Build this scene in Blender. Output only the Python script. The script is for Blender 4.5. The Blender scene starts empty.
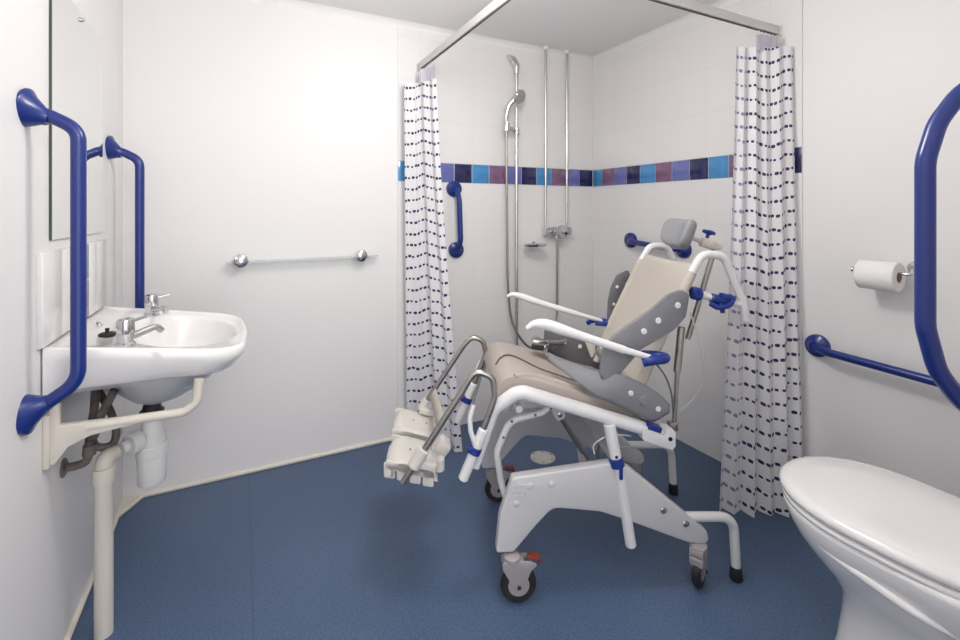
import bpy, bmesh, math, random
from mathutils import Vector, Matrix
random.seed(7)
PI = math.pi
C = bpy.context.scene.collection
scn = bpy.context.scene

# ------------------------------------------------------------------ materials
def mat(name, col, rough=.5, metal=0, spec=.5, coat=0, bump=0, bscale=60, var=0, vscale=4, trans=0, alpha=1, sss=0):
    m = bpy.data.materials.new(name); m.use_nodes = True
    nt = m.node_tree; N = nt.nodes; L = nt.links; b = N['Principled BSDF']
    b.inputs['Base Color'].default_value = (*col, 1); b.inputs['Roughness'].default_value = rough
    b.inputs['Metallic'].default_value = metal; b.inputs['Specular IOR Level'].default_value = spec
    b.inputs['Coat Weight'].default_value = coat; b.inputs['Coat Roughness'].default_value = .08
    b.inputs['Transmission Weight'].default_value = trans
    if sss: b.inputs['Subsurface Weight'].default_value = sss; b.inputs['Subsurface Scale'].default_value = .01
    tc = N.new('ShaderNodeTexCoord')
    if var:
        n = N.new('ShaderNodeTexNoise'); n.inputs['Scale'].default_value = vscale; n.inputs['Detail'].default_value = 5
        L.new(tc.outputs['Object'], n.inputs['Vector'])
        r = N.new('ShaderNodeValToRGB')
        r.color_ramp.elements[0].color = (*[c*(1-var) for c in col], 1); r.color_ramp.elements[0].position = .3
        r.color_ramp.elements[1].color = (*[min(1, c*(1+var)) for c in col], 1); r.color_ramp.elements[1].position = .7
        L.new(n.outputs['Fac'], r.inputs['Fac']); L.new(r.outputs['Color'], b.inputs['Base Color'])
    if bump:
        n = N.new('ShaderNodeTexNoise'); n.inputs['Scale'].default_value = bscale; n.inputs['Detail'].default_value = 4
        L.new(tc.outputs['Object'], n.inputs['Vector'])
        bp = N.new('ShaderNodeBump'); bp.inputs['Strength'].default_value = bump; bp.inputs['Distance'].default_value = .002
        L.new(n.outputs['Fac'], bp.inputs['Height']); L.new(bp.outputs['Normal'], b.inputs['Normal'])
    return m

M = {}
M['wall'] = mat('wall_paint', (.82, .81, .805), .5, bump=.12, bscale=30, var=.006, vscale=2)
M['ceiling'] = mat('ceiling_paint', (.90, .885, .88), .65, bump=.05)
M['cove'] = mat('cove_paint', (.90, .895, .89), .45)
M['trim'] = mat('cream_trim', (.74, .70, .62), .4)
M['blue'] = mat('blue_plastic', (.008, .026, .185), .28, coat=.12, bump=.03, bscale=200)
M['blue2'] = mat('bright_blue_plastic', (.01, .03, .22), .4)
M['ceramic'] = mat('white_ceramic', (.88, .87, .86), .12, coat=.5, var=.004)
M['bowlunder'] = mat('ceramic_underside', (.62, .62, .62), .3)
M['chrome'] = mat('chrome', (.62, .62, .63), .12, metal=1, var=.03, vscale=8)
M['satin'] = mat('satin_pipe', (.66, .65, .63), .25, metal=1, var=.03, vscale=10)
M['steel'] = mat('brushed_steel', (.42, .39, .36), .3, metal=1, bump=.05, bscale=400)
M['alu'] = mat('white_aluminium', (.66, .65, .64), .35, metal=.3)
M['brass'] = mat('dark_pipe', (.12, .10, .09), .5, var=.5, vscale=30)
M['creampl'] = mat('cream_enamel', (.66, .62, .555), .4)
M['whitepl'] = mat('white_plastic', (.76, .76, .75), .4, var=.01)
M['chairwhite'] = mat('chair_white_enamel', (.74, .74, .745), .3, bump=.03)
M['chairgrey'] = mat('chair_pale_grey_enamel', (.56, .56, .57), .35, bump=.03)
M['foot'] = mat('footplate_plastic', (.66, .635, .595), .45, bump=.06, bscale=120)
M['sling'] = mat('beige_sling_fabric', (.49, .455, .405), .8, bump=.3, bscale=500, var=.03, vscale=6)
M['seat'] = mat('taupe_seat_vinyl', (.42, .375, .335), .5, bump=.08, bscale=150, var=.04, vscale=5)
M['piping'] = mat('dark_piping', (.10, .085, .07), .6)
M['grey'] = mat('grey_foam', (.205, .21, .228), .6, bump=.15, bscale=300, var=.05, vscale=10)
M['darkgrey'] = mat('dark_grey_foam', (.13, .133, .142), .65, bump=.2, bscale=250, var=.08, vscale=12)
M['lightgrey'] = mat('light_grey_pad', (.29, .295, .31), .5, bump=.05)
M['black'] = mat('black_rubber', (.015, .015, .017), .55)
M['wheel'] = mat('wheel_grey', (.34, .32, .33), .45)
M['red'] = mat('brake_red', (.20, .035, .02), .5)
M['paper'] = mat('tissue_paper', (.86, .85, .84), .9, bump=.2, bscale=200)
M['card'] = mat('cardboard_core', (.42, .33, .25), .9)
M['mirror'] = mat('mirror_silver', (.86, .88, .86), .02, metal=1)
M['mirror_edge'] = mat('mirror_edge', (.05, .08, .07), .2)
M['glass'] = mat('green_glass', (.72, .86, .82), .05, trans=.5)
M['glass'].node_tree.nodes['Principled BSDF'].inputs['Alpha'].default_value = .5
M['lamp'] = mat('lamp_white', (.8, .8, .8), .5)
M['grout'] = mat('white_grout', (.72, .71, .70), .8)
M['drain'] = mat('drain_cover', (.55, .53, .50), .4, metal=.3)
M['t_white'] = mat('splash_tile', (.80, .785, .775), .15, coat=.3, var=.01)
M['t_lblue'] = mat('tile_light_blue', (.055, .26, .55), .15, coat=.4, var=.08, vscale=30)
M['t_purple'] = mat('tile_mauve', (.20, .105, .20), .15, coat=.4, var=.12, vscale=30)
M['t_lilac'] = mat('tile_lilac', (.135, .155, .42), .15, coat=.4, var=.10, vscale=30)
M['t_navy'] = mat('tile_navy', (.010, .012, .08), .15, coat=.4, var=.3, vscale=30)

def tile_mat():
    m = bpy.data.materials.new('white_wall_tiles'); m.use_nodes = True
    nt = m.node_tree; N = nt.nodes; L = nt.links; b = N['Principled BSDF']
    uv = N.new('ShaderNodeUVMap')
    br = N.new('ShaderNodeTexBrick'); br.offset = 0; br.squash = 1
    br.inputs['Scale'].default_value = 1; br.inputs['Mortar Size'].default_value = .0013
    br.inputs['Mortar Smooth'].default_value = .3
    br.inputs['Brick Width'].default_value = .33; br.inputs['Row Height'].default_value = .2285
    br.inputs['Color1'].default_value = (.80, .79, .78, 1); br.inputs['Color2'].default_value = (.81, .80, .79, 1)
    br.inputs['Mortar'].default_value = (.72, .71, .70, 1)
    L.new(uv.outputs['UV'], br.inputs['Vector'])
    L.new(br.outputs['Color'], b.inputs['Base Color'])
    b.inputs['Roughness'].default_value = .14; b.inputs['Coat Weight'].default_value = .15
    inv = N.new('ShaderNodeMath'); inv.operation = 'SUBTRACT'; inv.inputs[0].default_value = 1
    L.new(br.outputs['Fac'], inv.inputs[1])
    nz = N.new('ShaderNodeTexNoise'); nz.inputs['Scale'].default_value = 7
    L.new(uv.outputs['UV'], nz.inputs['Vector'])
    ad = N.new('ShaderNodeMath'); ad.operation = 'MULTIPLY_ADD'; ad.inputs[1].default_value = 1.2
    L.new(nz.outputs['Fac'], ad.inputs[0]); L.new(inv.outputs[0], ad.inputs[2])
    bp = N.new('ShaderNodeBump'); bp.inputs['Strength'].default_value = .2; bp.inputs['Distance'].default_value = .0008
    L.new(ad.outputs[0], bp.inputs['Height']); L.new(bp.outputs['Normal'], b.inputs['Normal'])
    return m
M['tiles'] = tile_mat()

def floor_mat():
    m = bpy.data.materials.new('blue_safety_vinyl'); m.use_nodes = True
    nt = m.node_tree; N = nt.nodes; L = nt.links; b = N['Principled BSDF']
    tc = N.new('ShaderNodeTexCoord')
    n1 = N.new('ShaderNodeTexNoise'); n1.inputs['Scale'].default_value = 1.6; n1.inputs['Detail'].default_value = 5
    n2 = N.new('ShaderNodeTexNoise'); n2.inputs['Scale'].default_value = 170; n2.inputs['Detail'].default_value = 2
    vo = N.new('ShaderNodeTexVoronoi'); vo.inputs['Scale'].default_value = 150
    for n in (n1, n2, vo): L.new(tc.outputs['Object'], n.inputs['Vector'])
    r1 = N.new('ShaderNodeValToRGB')
    r1.color_ramp.elements[0].color = (.060, .103, .188, 1); r1.color_ramp.elements[0].position = .3
    r1.color_ramp.elements[1].color = (.078, .128, .225, 1); r1.color_ramp.elements[1].position = .7
    L.new(n1.outputs['Fac'], r1.inputs['Fac'])
    r2 = N.new('ShaderNodeValToRGB')
    r2.color_ramp.elements[0].color = (.72, .72, .72, 1); r2.color_ramp.elements[0].position = .32
    r2.color_ramp.elements[1].color = (1.25, 1.25, 1.25, 1); r2.color_ramp.elements[1].position = .68
    L.new(n2.outputs['Fac'], r2.inputs['Fac'])
    mx = N.new('ShaderNodeMix'); mx.data_type = 'RGBA'; mx.blend_type = 'MULTIPLY'; mx.inputs[0].default_value = 1
    L.new(r1.outputs['Color'], mx.inputs[6]); L.new(r2.outputs['Color'], mx.inputs[7])
    # welded seam running with the left wall
    sx = N.new('ShaderNodeSeparateXYZ'); L.new(tc.outputs['Object'], sx.inputs[0])
    d = N.new('ShaderNodeMath'); d.operation = 'SUBTRACT'; d.inputs[1].default_value = .03; L.new(sx.outputs['X'], d.inputs[0])
    a = N.new('ShaderNodeMath'); a.operation = 'ABSOLUTE'; L.new(d.outputs[0], a.inputs[0])
    lt = N.new('ShaderNodeMath'); lt.operation = 'LESS_THAN'; lt.inputs[1].default_value = .003; L.new(a.outputs[0], lt.inputs[0])
    k = N.new('ShaderNodeMath'); k.operation = 'MULTIPLY'; k.inputs[1].default_value = .35; L.new(lt.outputs[0], k.inputs[0])
    m2 = N.new('ShaderNodeMix'); m2.data_type = 'RGBA'
    m2.inputs[7].default_value = (.03, .06, .13, 1)
    L.new(k.outputs[0], m2.inputs[0]); L.new(mx.outputs[2], m2.inputs[6])
    L.new(m2.outputs[2], b.inputs['Base Color'])
    b.inputs['Roughness'].default_value = .42; b.inputs['Specular IOR Level'].default_value = .45
    bp = N.new('ShaderNodeBump'); bp.inputs['Strength'].default_value = .25; bp.inputs['Distance'].default_value = .001
    L.new(n2.outputs['Fac'], bp.inputs['Height']); L.new(bp.outputs['Normal'], b.inputs['Normal'])
    return m
M['floor'] = floor_mat()

def curtain_mat(name, dotcol, du=.0235, dv=.0600, ru=.0078, rv=.0062):
    m = bpy.data.materials.new(name); m.use_nodes = True
    nt = m.node_tree; N = nt.nodes; L = nt.links; b = N['Principled BSDF']
    def math_(op, a, c=None):
        n = N.new('ShaderNodeMath'); n.operation = op
        for i, v in enumerate((a, c)):
            if v is None: continue
            if isinstance(v, (int, float)): n.inputs[i].default_value = v
            else: L.new(v, n.inputs[i])
        return n.outputs[0]
    uv = N.new('ShaderNodeUVMap'); s = N.new('ShaderNodeSeparateXYZ'); L.new(uv.outputs['UV'], s.inputs[0])
    V = math_('DIVIDE', s.outputs['Y'], dv); cv = math_('FLOOR', V)
    w1 = N.new('ShaderNodeTexWhiteNoise'); w1.noise_dimensions = '1D'; L.new(cv, w1.inputs['W'])
    U = math_('ADD', math_('DIVIDE', s.outputs['X'], du), w1.outputs['Value']); cu = math_('FLOOR', U)
    cb = N.new('ShaderNodeCombineXYZ'); L.new(cu, cb.inputs[0]); L.new(cv, cb.inputs[1])
    wn = N.new('ShaderNodeTexWhiteNoise'); wn.noise_dimensions = '2D'; L.new(cb.outputs[0], wn.inputs['Vector'])
    sc = N.new('ShaderNodeSeparateColor'); L.new(wn.outputs['Color'], sc.inputs[0])
    jx = math_('MULTIPLY', math_('SUBTRACT', sc.outputs[0], .5), .006)
    jy = math_('MULTIPLY', math_('SUBTRACT', sc.outputs[1], .5), .006)
    jr = math_('ADD', math_('MULTIPLY', sc.outputs[2], .4), .8)
    x = math_('ADD', math_('MULTIPLY', math_('SUBTRACT', math_('FRACT', U), .5), du), jx)
    y = math_('ADD', math_('MULTIPLY', math_('SUBTRACT', math_('FRACT', V), .5), dv), jy)
    x = math_('DIVIDE', math_('DIVIDE', x, ru), jr); y = math_('DIVIDE', math_('DIVIDE', y, rv), jr)
    r = math_('ADD', math_('POWER', math_('ABSOLUTE', x), 3), math_('POWER', math_('ABSOLUTE', y), 3))
    f = math_('LESS_THAN', r, 1)
    mx = N.new('ShaderNodeMix'); mx.data_type = 'RGBA'
    mx.inputs[6].default_value = (.84, .835, .85, 1); mx.inputs[7].default_value = (*dotcol, 1)
    L.new(f, mx.inputs[0]); L.new(mx.outputs[2], b.inputs['Base Color'])
    b.inputs['Roughness'].default_value = .55
    # thin cloth lets some light through
    tl = N.new('ShaderNodeBsdfTranslucent'); L.new(mx.outputs[2], tl.inputs['Color'])
    ms = N.new('ShaderNodeMixShader'); ms.inputs[0].default_value = .22
    L.new(b.outputs[0], ms.inputs[1]); L.new(tl.outputs[0], ms.inputs[2])
    L.new(ms.outputs[0], N['Material Output'].inputs['Surface'])
    return m
M['curtain'] = curtain_mat('dotted_curtain', (.022, .022, .10))
M['curtainback'] = curtain_mat('dotted_curtain_reverse', (.25, .25, .42))
def sheer():
    m = bpy.data.materials.new('sheer_heading'); m.use_nodes = True
    b = m.node_tree.nodes['Principled BSDF']; b.inputs['Base Color'].default_value = (.62, .58, .66, 1)
    b.inputs['Roughness'].default_value = .6
    return m
M['heading'] = sheer()

# ------------------------------------------------------------------ mesh helpers
def unit(v): return v.normalized()
def fillet(pts, r, n=7):
    P = [Vector(p) for p in pts]; out = [P[0]]
    for i in range(1, len(P)-1):
        rr = r[i-1] if isinstance(r, (list, tuple)) else r
        a, b, c = P[i-1], P[i], P[i+1]
        d1, d2 = unit(a-b), unit(c-b)
        ang = d1.angle(d2)
        if ang > PI-.02 or rr <= 0: out.append(b); continue
        t = min(rr/math.tan(ang/2), .49*(a-b).length, .49*(c-b).length)
        p1, p2 = b+d1*t, b+d2*t
        for k in range(n+1):
            s = k/n
            out.append((1-s)**2*p1 + 2*s*(1-s)*b + s*s*p2)
    out.append(P[-1]); return out
def spline(pts, n=8):
    P = [Vector(p) for p in pts]; P = [2*P[0]-P[1]]+P+[2*P[-1]-P[-2]]; out = []
    for i in range(1, len(P)-2):
        for k in range(n):
            t = k/n; a, b, c, d = P[i-1], P[i], P[i+1], P[i+2]
            out.append(.5*((2*b)+(c-a)*t+(2*a-5*b+4*c-d)*t*t+(3*b-a-3*c+d)*t**3))
    out.append(P[-2]); return out

class MB:
    def __init__(s): s.v = []; s.f = []; s.m = []; s.uv = None
    def add(s, vs, fs, m=0):
        o = len(s.v); s.v += [tuple(v) for v in vs]
        for f in fs: s.f.append(tuple(i+o for i in f)); s.m.append(m)
        return s
    def tube(s, pts, r, n=14, m=0, cap=True, sx=1, sy=1, up=None):
        P = [Vector(p) for p in pts]; Q = [P[0]]
        for p in P[1:]:
            if (p-Q[-1]).length > 1e-5: Q.append(p)
        P = Q; K = len(P)
        R = r if isinstance(r, (list, tuple)) else [r]*K
        if len(R) != K:
            tot = [0]
            for i in range(1, K): tot.append(tot[-1]+(P[i]-P[i-1]).length)
            R2 = []
            for t in tot:
                q = t/tot[-1]*(len(R)-1); i = min(int(q), len(R)-2); R2.append(R[i]+(R[i+1]-R[i])*(q-i))
            R = R2
        T = [unit(P[min(i+1, K-1)]-P[max(i-1, 0)]) for i in range(K)]
        ref = Vector(up) if up else (Vector((0, 0, 1)) if abs(T[0].z) < .9 else Vector((1, 0, 0)))
        u = unit(ref-T[0]*ref.dot(T[0])); vs = []
        for i in range(K):
            if up: u = unit(Vector(up)-T[i]*Vector(up).dot(T[i]))
            else: u = unit(u-T[i]*u.dot(T[i]))
            w = T[i].cross(u)
            for k in range(n):
                a = 2*PI*k/n; vs.append(P[i]+u*(math.cos(a)*R[i]*sy)+w*(math.sin(a)*R[i]*sx))
        fs = [(i*n+k, i*n+(k+1) % n, (i+1)*n+(k+1) % n, (i+1)*n+k) for i in range(K-1) for k in range(n)]
        if cap: fs += [tuple(range(n))[::-1], tuple((K-1)*n+k for k in range(n))]
        return s.add(vs, fs, m)
    def lathe(s, prof, org, axis, n=28, m=0):
        A = unit(Vector(axis)); u = A.orthogonal().normalized(); w = A.cross(u); O = Vector(org); vs = []
        for r, h in prof:
            for k in range(n):
                a = 2*PI*k/n; vs.append(O+A*h+(u*math.cos(a)+w*math.sin(a))*max(r, 1e-5))
        fs = [(i*n+k, i*n+(k+1) % n, (i+1)*n+(k+1) % n, (i+1)*n+k) for i in range(len(prof)-1) for k in range(n)]
        fs += [tuple(range(n))[::-1], tuple((len(prof)-1)*n+k for k in range(n))]
        return s.add(vs, fs, m)
    def cyl(s, p, q, r, n=20, m=0, bev=.0015):
        p, q = Vector(p), Vector(q); L = (q-p).length; b = min(bev, r*.4, L*.3)
        return s.lathe([(r-b, 0), (r, b), (r, L-b), (r-b, L)], p, q-p, n, m)
    def dump(s, bm, m=0):
        bm.verts.ensure_lookup_table(); bm.verts.index_update()
        s.add([v.co for v in bm.verts], [[v.index for v in f.verts] for f in bm.faces], m); bm.free(); return s
    def box(s, c, d, bev=.003, rot=None, m=0, seg=2):
        bm = bmesh.new(); bmesh.ops.create_cube(bm, size=1)
        for v in bm.verts: v.co = Vector((v.co.x*d[0], v.co.y*d[1], v.co.z*d[2]))
        if bev: bmesh.ops.bevel(bm, geom=bm.edges[:], offset=min(bev, min(d)*.45), segments=seg, affect='EDGES', profile=.5)
        X = Matrix.Translation(c) @ (rot.to_4x4() if rot else Matrix.Identity(4))
        bmesh.ops.transform(bm, matrix=X, verts=bm.verts)
        return s.dump(bm, m)
    def prism(s, outline, fn, t0, t1, bev=.004, m=0, seg=2):
        """outline in 2D, fn(p, t) -> 3D; extruded from t0 to t1"""
        bm = bmesh.new(); n = len(outline)
        A = [bm.verts.new(fn(p, t0)) for p in outline]; B = [bm.verts.new(fn(p, t1)) for p in outline]
        fa = bm.faces.new(A); fb = bm.faces.new(B[::-1])
        for i in range(n): bm.faces.new((A[i], B[i], B[(i+1) % n], A[(i+1) % n]))
        bmesh.ops.recalc_face_normals(bm, faces=bm.faces)
        if bev:
            es = [e for e in bm.edges if (e.verts[0] in A) == (e.verts[1] in A)]
            bmesh.ops.bevel(bm, geom=es, offset=bev, segments=seg, affect='EDGES', profile=.5)
        big = [f for f in bm.faces if len(f.verts) > 4]
        bmesh.ops.triangulate(bm, faces=big)
        return s.dump(bm, m)
    def build(s, name, mats, parent=None, smooth=40, loc=None):
        me = bpy.data.meshes.new(name)
        vs = s.v
        if loc: vs = [(v[0]-loc[0], v[1]-loc[1], v[2]-loc[2]) for v in s.v]
        me.from_pydata(vs, [], s.f)
        for mm in (mats if isinstance(mats, (list, tuple)) else [mats]): me.materials.append(M[mm])
        me.polygons.foreach_set('material_index', s.m)
        bm = bmesh.new(); bm.from_mesh(me); bmesh.ops.recalc_face_normals(bm, faces=bm.faces); bm.to_mesh(me); bm.free()
        me.polygons.foreach_set('use_smooth', [True]*len(me.polygons))
        me.set_sharp_from_angle(angle=math.radians(smooth))
        if s.uv:
            ul = me.uv_layers.new(name='UVMap')
            for lp in me.loops: ul.data[lp.index].uv = s.uv[lp.vertex_index]
        o = bpy.data.objects.new(name, me); C.objects.link(o)
        if loc: o.location = loc
        if parent: o.parent = parent
        return o

def tag(o, label, cat, group=None):
    o['label'] = label; o['category'] = cat
    if group: o['group'] = group
    return o
def thing(name, label, cat, loc=(0, 0, 0), rz=0, group=None):
    o = bpy.data.objects.new(name, None); C.objects.link(o); o.location = loc; o.rotation_euler = (0, 0, rz)
    o.empty_display_size = .05
    return tag(o, label, cat, group)
def struct(o): o['kind'] = 'structure'; return o
def tilt(ang, ax='Y'): return Matrix.Rotation(ang, 3, ax)
def smooth_outline(pts, r, n=5):
    """closed 2D outline with rounded corners"""
    P = [Vector((p[0], p[1], 0)) for p in pts]; out = []; K = len(P)
    for i in range(K):
        rr = r[i] if isinstance(r, (list, tuple)) else r
        a, b, c = P[i-1], P[i], P[(i+1) % K]; d1, d2 = unit(a-b), unit(c-b)
        ang = d1.angle(d2)
        if ang > PI-.05 or rr <= 0: out.append((b.x, b.y)); continue
        t = min(rr/math.tan(ang/2), .45*(a-b).length, .45*(c-b).length)
        p1, p2 = b+d1*t, b+d2*t
        for k in range(n+1):
            q = k/n; v = (1-q)**2*p1+2*q*(1-q)*b+q*q*p2; out.append((v.x, v.y))
    return out

# ------------------------------------------------------------------ room
LX, RX, BY, H = -.455, 2.124, 2.478, 2.28
FY = -1.5
def slab(name, lo, hi, m, parent=None):
    b = MB(); b.box([(lo[i]+hi[i])/2 for i in range(3)], [hi[i]-lo[i] for i in range(3)], bev=0)
    return b.build(name, m, parent)
struct(slab('floor', (LX-.1, FY-.1, -.06), (RX+.1, BY+.1, 0), 'floor'))
struct(slab('ceiling', (LX-.1, FY-.1, H), (RX+.1, BY+.1, H+.06), 'ceiling'))
struct(slab('wall_left', (LX-.1, FY-.1, 0), (LX, BY+.1, H), 'wall'))
wb = struct(slab('wall_back', (LX, BY, 0), (RX+.1, BY+.1, H), 'wall'))
wr = struct(slab('wall_right', (RX, .08, 0), (RX+.1, BY, H), 'wall'))
# the wall behind the toilet ends at the doorway the view is taken from
struct(slab('wall_front', (.78, .08, 0), (RX, .2, H), 'wall'))
struct(slab('wall_entrance', (.78, FY, 0), (.88, .08, H), 'wall'))

def cove(name, p, q, inward, m='cove', s=.03):
    """small concave/convex strip along the top of a wall"""
    b = MB(); p, q, w = Vector(p), Vector(q), Vector(inward)
    d = unit(q-p); prof = [(0, 0), (s, 0), (s*.62, -s*.22), (s*.22, -s*.62), (0, -s)]
    vs = [pt+w*a+Vector((0, 0, h)) for pt in (p, q) for a, h in prof]; n = len(prof)
    fs = [(i, (i+1) % n, n+(i+1) % n, n+i) for i in range(n)]+[tuple(range(n))[::-1], tuple(range(n, 2*n))]
    b.add(vs, fs); return struct(b.build(name, m))
cove('trim_1', (LX, BY, H), (RX, BY, H), (0, -1, 0))
cove('trim_2', (RX, BY, H), (RX, .2, H), (-1, 0, 0))
cove('trim_3', (LX, BY, H), (LX, FY, H), (1, 0, 0))
def skirt(name, path, m='trim'):
    b = MB(); b.tube(path, .011, n=10); return struct(b.build(name, m))
# thin cream capping where the vinyl meets the walls
skirt('baseboard_back', [(LX+.07, BY-.002, .008), (.752, BY-.002, .008)])
skirt('baseboard_left', [(LX+.002, FY, .008), (LX+.002, BY-.13, .008), (LX+.07, BY-.002, .008)])
skirt('baseboard_right', [(RX-.002, .2, .008), (RX-.002, 1.14, .008)])
# vinyl coved up in the back left corner
b = MB(); b.prism([(LX, BY), (LX+.07, BY), (LX, BY-.13)], lambda p, t: (p[0], p[1], t), 0, .012, bev=0)
struct(b.build('baseboard_corner', 'trim'))

# tiling -------------------------------------------------
TZ0, TZ1, TT = 1.4075, 1.5185, .008      # colour band
def tile_panel(name, u0, u1, z0, z1, plane, uorg, zorg, parent):
    b = MB(); n = 0; uvs = []
    def P(u, z, d):
        return (u, BY-d, z) if plane == 'back' else (RX-d, u, z)
    def q(pts, uv):
        b.add(pts, [(0, 1, 2, 3)]); uvs.extend(uv)
    q([P(u0, z0, TT), P(u1, z0, TT), P(u1, z1, TT), P(u0, z1, TT)],
      [(abs(u-uorg), z-zorg) for u, z in ((u0, z0), (u1, z0), (u1, z1), (u0, z1))])
    for (a, c) in (((u0, z0), (u1, z0)), ((u1, z0), (u1, z1)), ((u1, z1), (u0, z1)), ((u0, z1), (u0, z0))):
        q([P(*a, 0), P(*c, 0), P(*c, TT), P(*a, TT)], [(.1, .1)]*4)
    b.uv = uvs
    return b.build(name, 'tiles', parent)
TL, TR = .756, 1.145
tile_panel('tiling', TL, RX, 0, TZ0-.001, 'back', TL-.2, TZ0-.2285*7, wb)
tile_panel('tiling', TL, RX, TZ1+.001, H-.03, 'back', TL-.2, TZ1-.2285*2, wb)
tile_panel('tiling', TR, BY-TT, 0, TZ0-.001, 'right', BY+.12, TZ0-.2285*7, wr)
tile_panel('tiling', TR, BY-TT, TZ1+.001, H-.03, 'right', BY+.12, TZ1-.2285*2, wr)
cols = ['t_lblue', 't_purple', 't_lilac', 't_navy']
slots = cols+['grout']
def band(edges, seq, plane, parent):
    b = MB()
    lo, hi = min(edges), max(edges); zc = (TZ0+TZ1)/2
    if plane == 'back': b.box(((lo+hi)/2, BY-.003, zc), (hi-lo, .006, TZ1-TZ0), bev=0, m=4)
    else: b.box((RX-.003, (lo+hi)/2, zc), (.006, hi-lo, TZ1-TZ0), bev=0, m=4)
    for (a, c), k in zip(zip(edges, edges[1:]), seq):
        w = abs(c-a)-.0035
        if plane == 'back': b.box(((a+c)/2, BY-.0045, zc), (w, .008, TZ1-TZ0-.003), bev=.001, m=k)
        else: b.box((RX-.0045, (a+c)/2, zc), (.008, w, TZ1-TZ0-.003), bev=.001, m=k)
    b.build('tile_band', slots, parent)
#  colours read off the wall, left to right
band([.756, .868, .98, 1.092, 1.206, 1.32, 1.434, 1.548, 1.66, 1.774, 1.888, 2.002, RX-.01],
     [0, 1, 2, 3, 0, 1, 2, 3, 0, 1, 2, 3], 'back', wb)
band([BY-.01, 2.378, 2.270, 2.160, 2.050, 1.935, 1.818, 1.705, 1.592, 1.480, 1.368, 1.256, TR],
     [0, 1, 2, 3, 0, 1, 2, 3, 0, 1, 2, 3], 'right', wr)

# ------------------------------------------------------------------ grab rails
def flange_prof(R, r, h):
    return [(R, 0), (R, .006), (R*.93, .010), (R*.74, h*.34), (R*.56, h*.6), (r*1.25, h*.85), (r*1.12, h)]
# Left pair, cranked off the wall
def cranked(name, y, z0, z1, label, group):
    x = LX; t = thing(name, label, 'grab rail', (x, y, (z0+z1)/2), 0, group)
    def loc(o): o.parent = t; o.matrix_parent_inverse = Matrix.Translation(t.location).inverted(); return o
    off = .098; r = .0158
    b = MB(); b.tube(fillet([(x+.012, y, z1-.002), (x+.045, y, z1-.012), (x+off, y, z1-.040), (x+off, y, z0+.058), (x+.040, y, z0+.016), (x+.012, y, z0+.003)], [.03, .075, .085, .03], 10), r, n=18)
    loc(b.build('bar', 'blue'))
    for z, s in ((z1, -1), (z0, 1)):
        ax = Vector((1, 0, s*.34)); b = MB(); pr = flange_prof(.053, r, .056)
        b.lathe(pr, (x-.010, y, z), ax); loc(b.build('flange', 'blue'))
    return t
cranked('grab_rail', 1.466, .772, 1.487, 'blue cranked vertical grab rail at left edge, in front of the mirror', None)
cranked('grab_rail', 2.235, .735, 1.485, 'blue cranked vertical grab rail beyond the basin, near the back corner', None)
# straight rails with round flanges
def rail(label, p, q, nrm, off, r=.0155, R=.046):
    p, q, nrm = Vector(p), Vector(q), Vector(nrm); t = thing('grab_rail', label, 'grab rail', (p+q)/2)
    def loc(o): o.parent = t; o.matrix_parent_inverse = Matrix.Translation(t.location).inverted(); return o
    d = unit(q-p); b = MB()
    b.tube(fillet([p+nrm*.01, p+nrm*off*.55+d*.012, p+nrm*off+d*.06, q+nrm*off-d*.06, q+nrm*off*.55-d*.012, q+nrm*.01], [.03, .06, .06, .03]), r, n=18)
    loc(b.build('bar', 'blue'))
    for e in (p, q):
        b = MB(); b.lathe([(R, -.002), (R, .012), (R*.96, .018), (R*.75, .024), (R*.5, .03), (R*.42, .036)], e, nrm); loc(b.build('flange', 'blue'))
    return t
rail('short vertical blue grab rail on the tiles beside the left shower curtain', (1.087, BY-TT, 1.372), (1.10, BY-TT, 1.02), (0, -1, 0), .075)
rail('horizontal blue grab rail on the tiles behind the headrest', (RX-TT, 2.118, 1.066), (RX-TT, 1.735, 1.038), (-1, 0, 0), .06)
rail('long horizontal blue grab rail on the wall below the toilet roll', (RX, 1.085, .69), (RX, .30, .665), (-1, 0, 0), .065)
# large cranked rail on the wall beside the toilet
t = thing('grab_rail', 'large blue cranked vertical grab rail in the foreground at right edge', 'grab rail', (1.315, .2, 1.17))
def loc(o, t=t): o.parent = t; o.matrix_parent_inverse = Matrix.Translation(t.location).inverted(); return o
b = MB(); xx, yy = 1.172, .412
path = fillet([(1.315, .215, 1.560), (1.310, .270, 1.548), (1.285, .335, 1.522), (1.236, .382, 1.478), (1.197, .403, 1.418), (xx, yy, 1.345), (xx, yy, 1.025), (1.197, .403, .940), (1.236, .382, .880), (1.285, .335, .825), (1.310, .270, .80), (1.315, .215, .79)], [.03, .05, .12, .12, .10, .10, .12, .12, .05, .03])
b.tube(path, .0158, n=20); loc(b.build('bar', 'blue'))
for z in (1.56, .79):
    b = MB(); b.lathe(flange_prof(.050, .0158, .055), (1.315, .198, z), (0, 1, 0)); loc(b.build('flange', 'blue'))

# ------------------------------------------------------------------ mirror, splashback, shelf
t = thing('wall_mirror', 'tall frameless rectangular mirror on the wall above the basin', 'mirror', (LX, 1.887, 1.52))
def child(o, t): o.parent = t; o.matrix_parent_inverse = Matrix.Translation(t.location).inverted(); return o
b = MB(); b.box((LX+.004, 1.870, 1.52), (.005, .506, .70), bev=0)
for i, f in enumerate(b.f): pass
b.m = [1]*len(b.f)
mi = b.build('mirror_glass', ['mirror', 'mirror_edge'])
for p in mi.data.polygons: p.material_index = 0 if p.normal.x > .9 else 1
child(mi, t)
for y in (1.87,):
    for z in (1.845,):
        b = MB(); b.lathe([(.007, -.002), (.007, .003), (.004, .006), (.001, .007)], (LX+.0085, y, z), (1, 0, 0), n=14); child(b.build('mirror_screw', 'chrome'), t)

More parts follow.
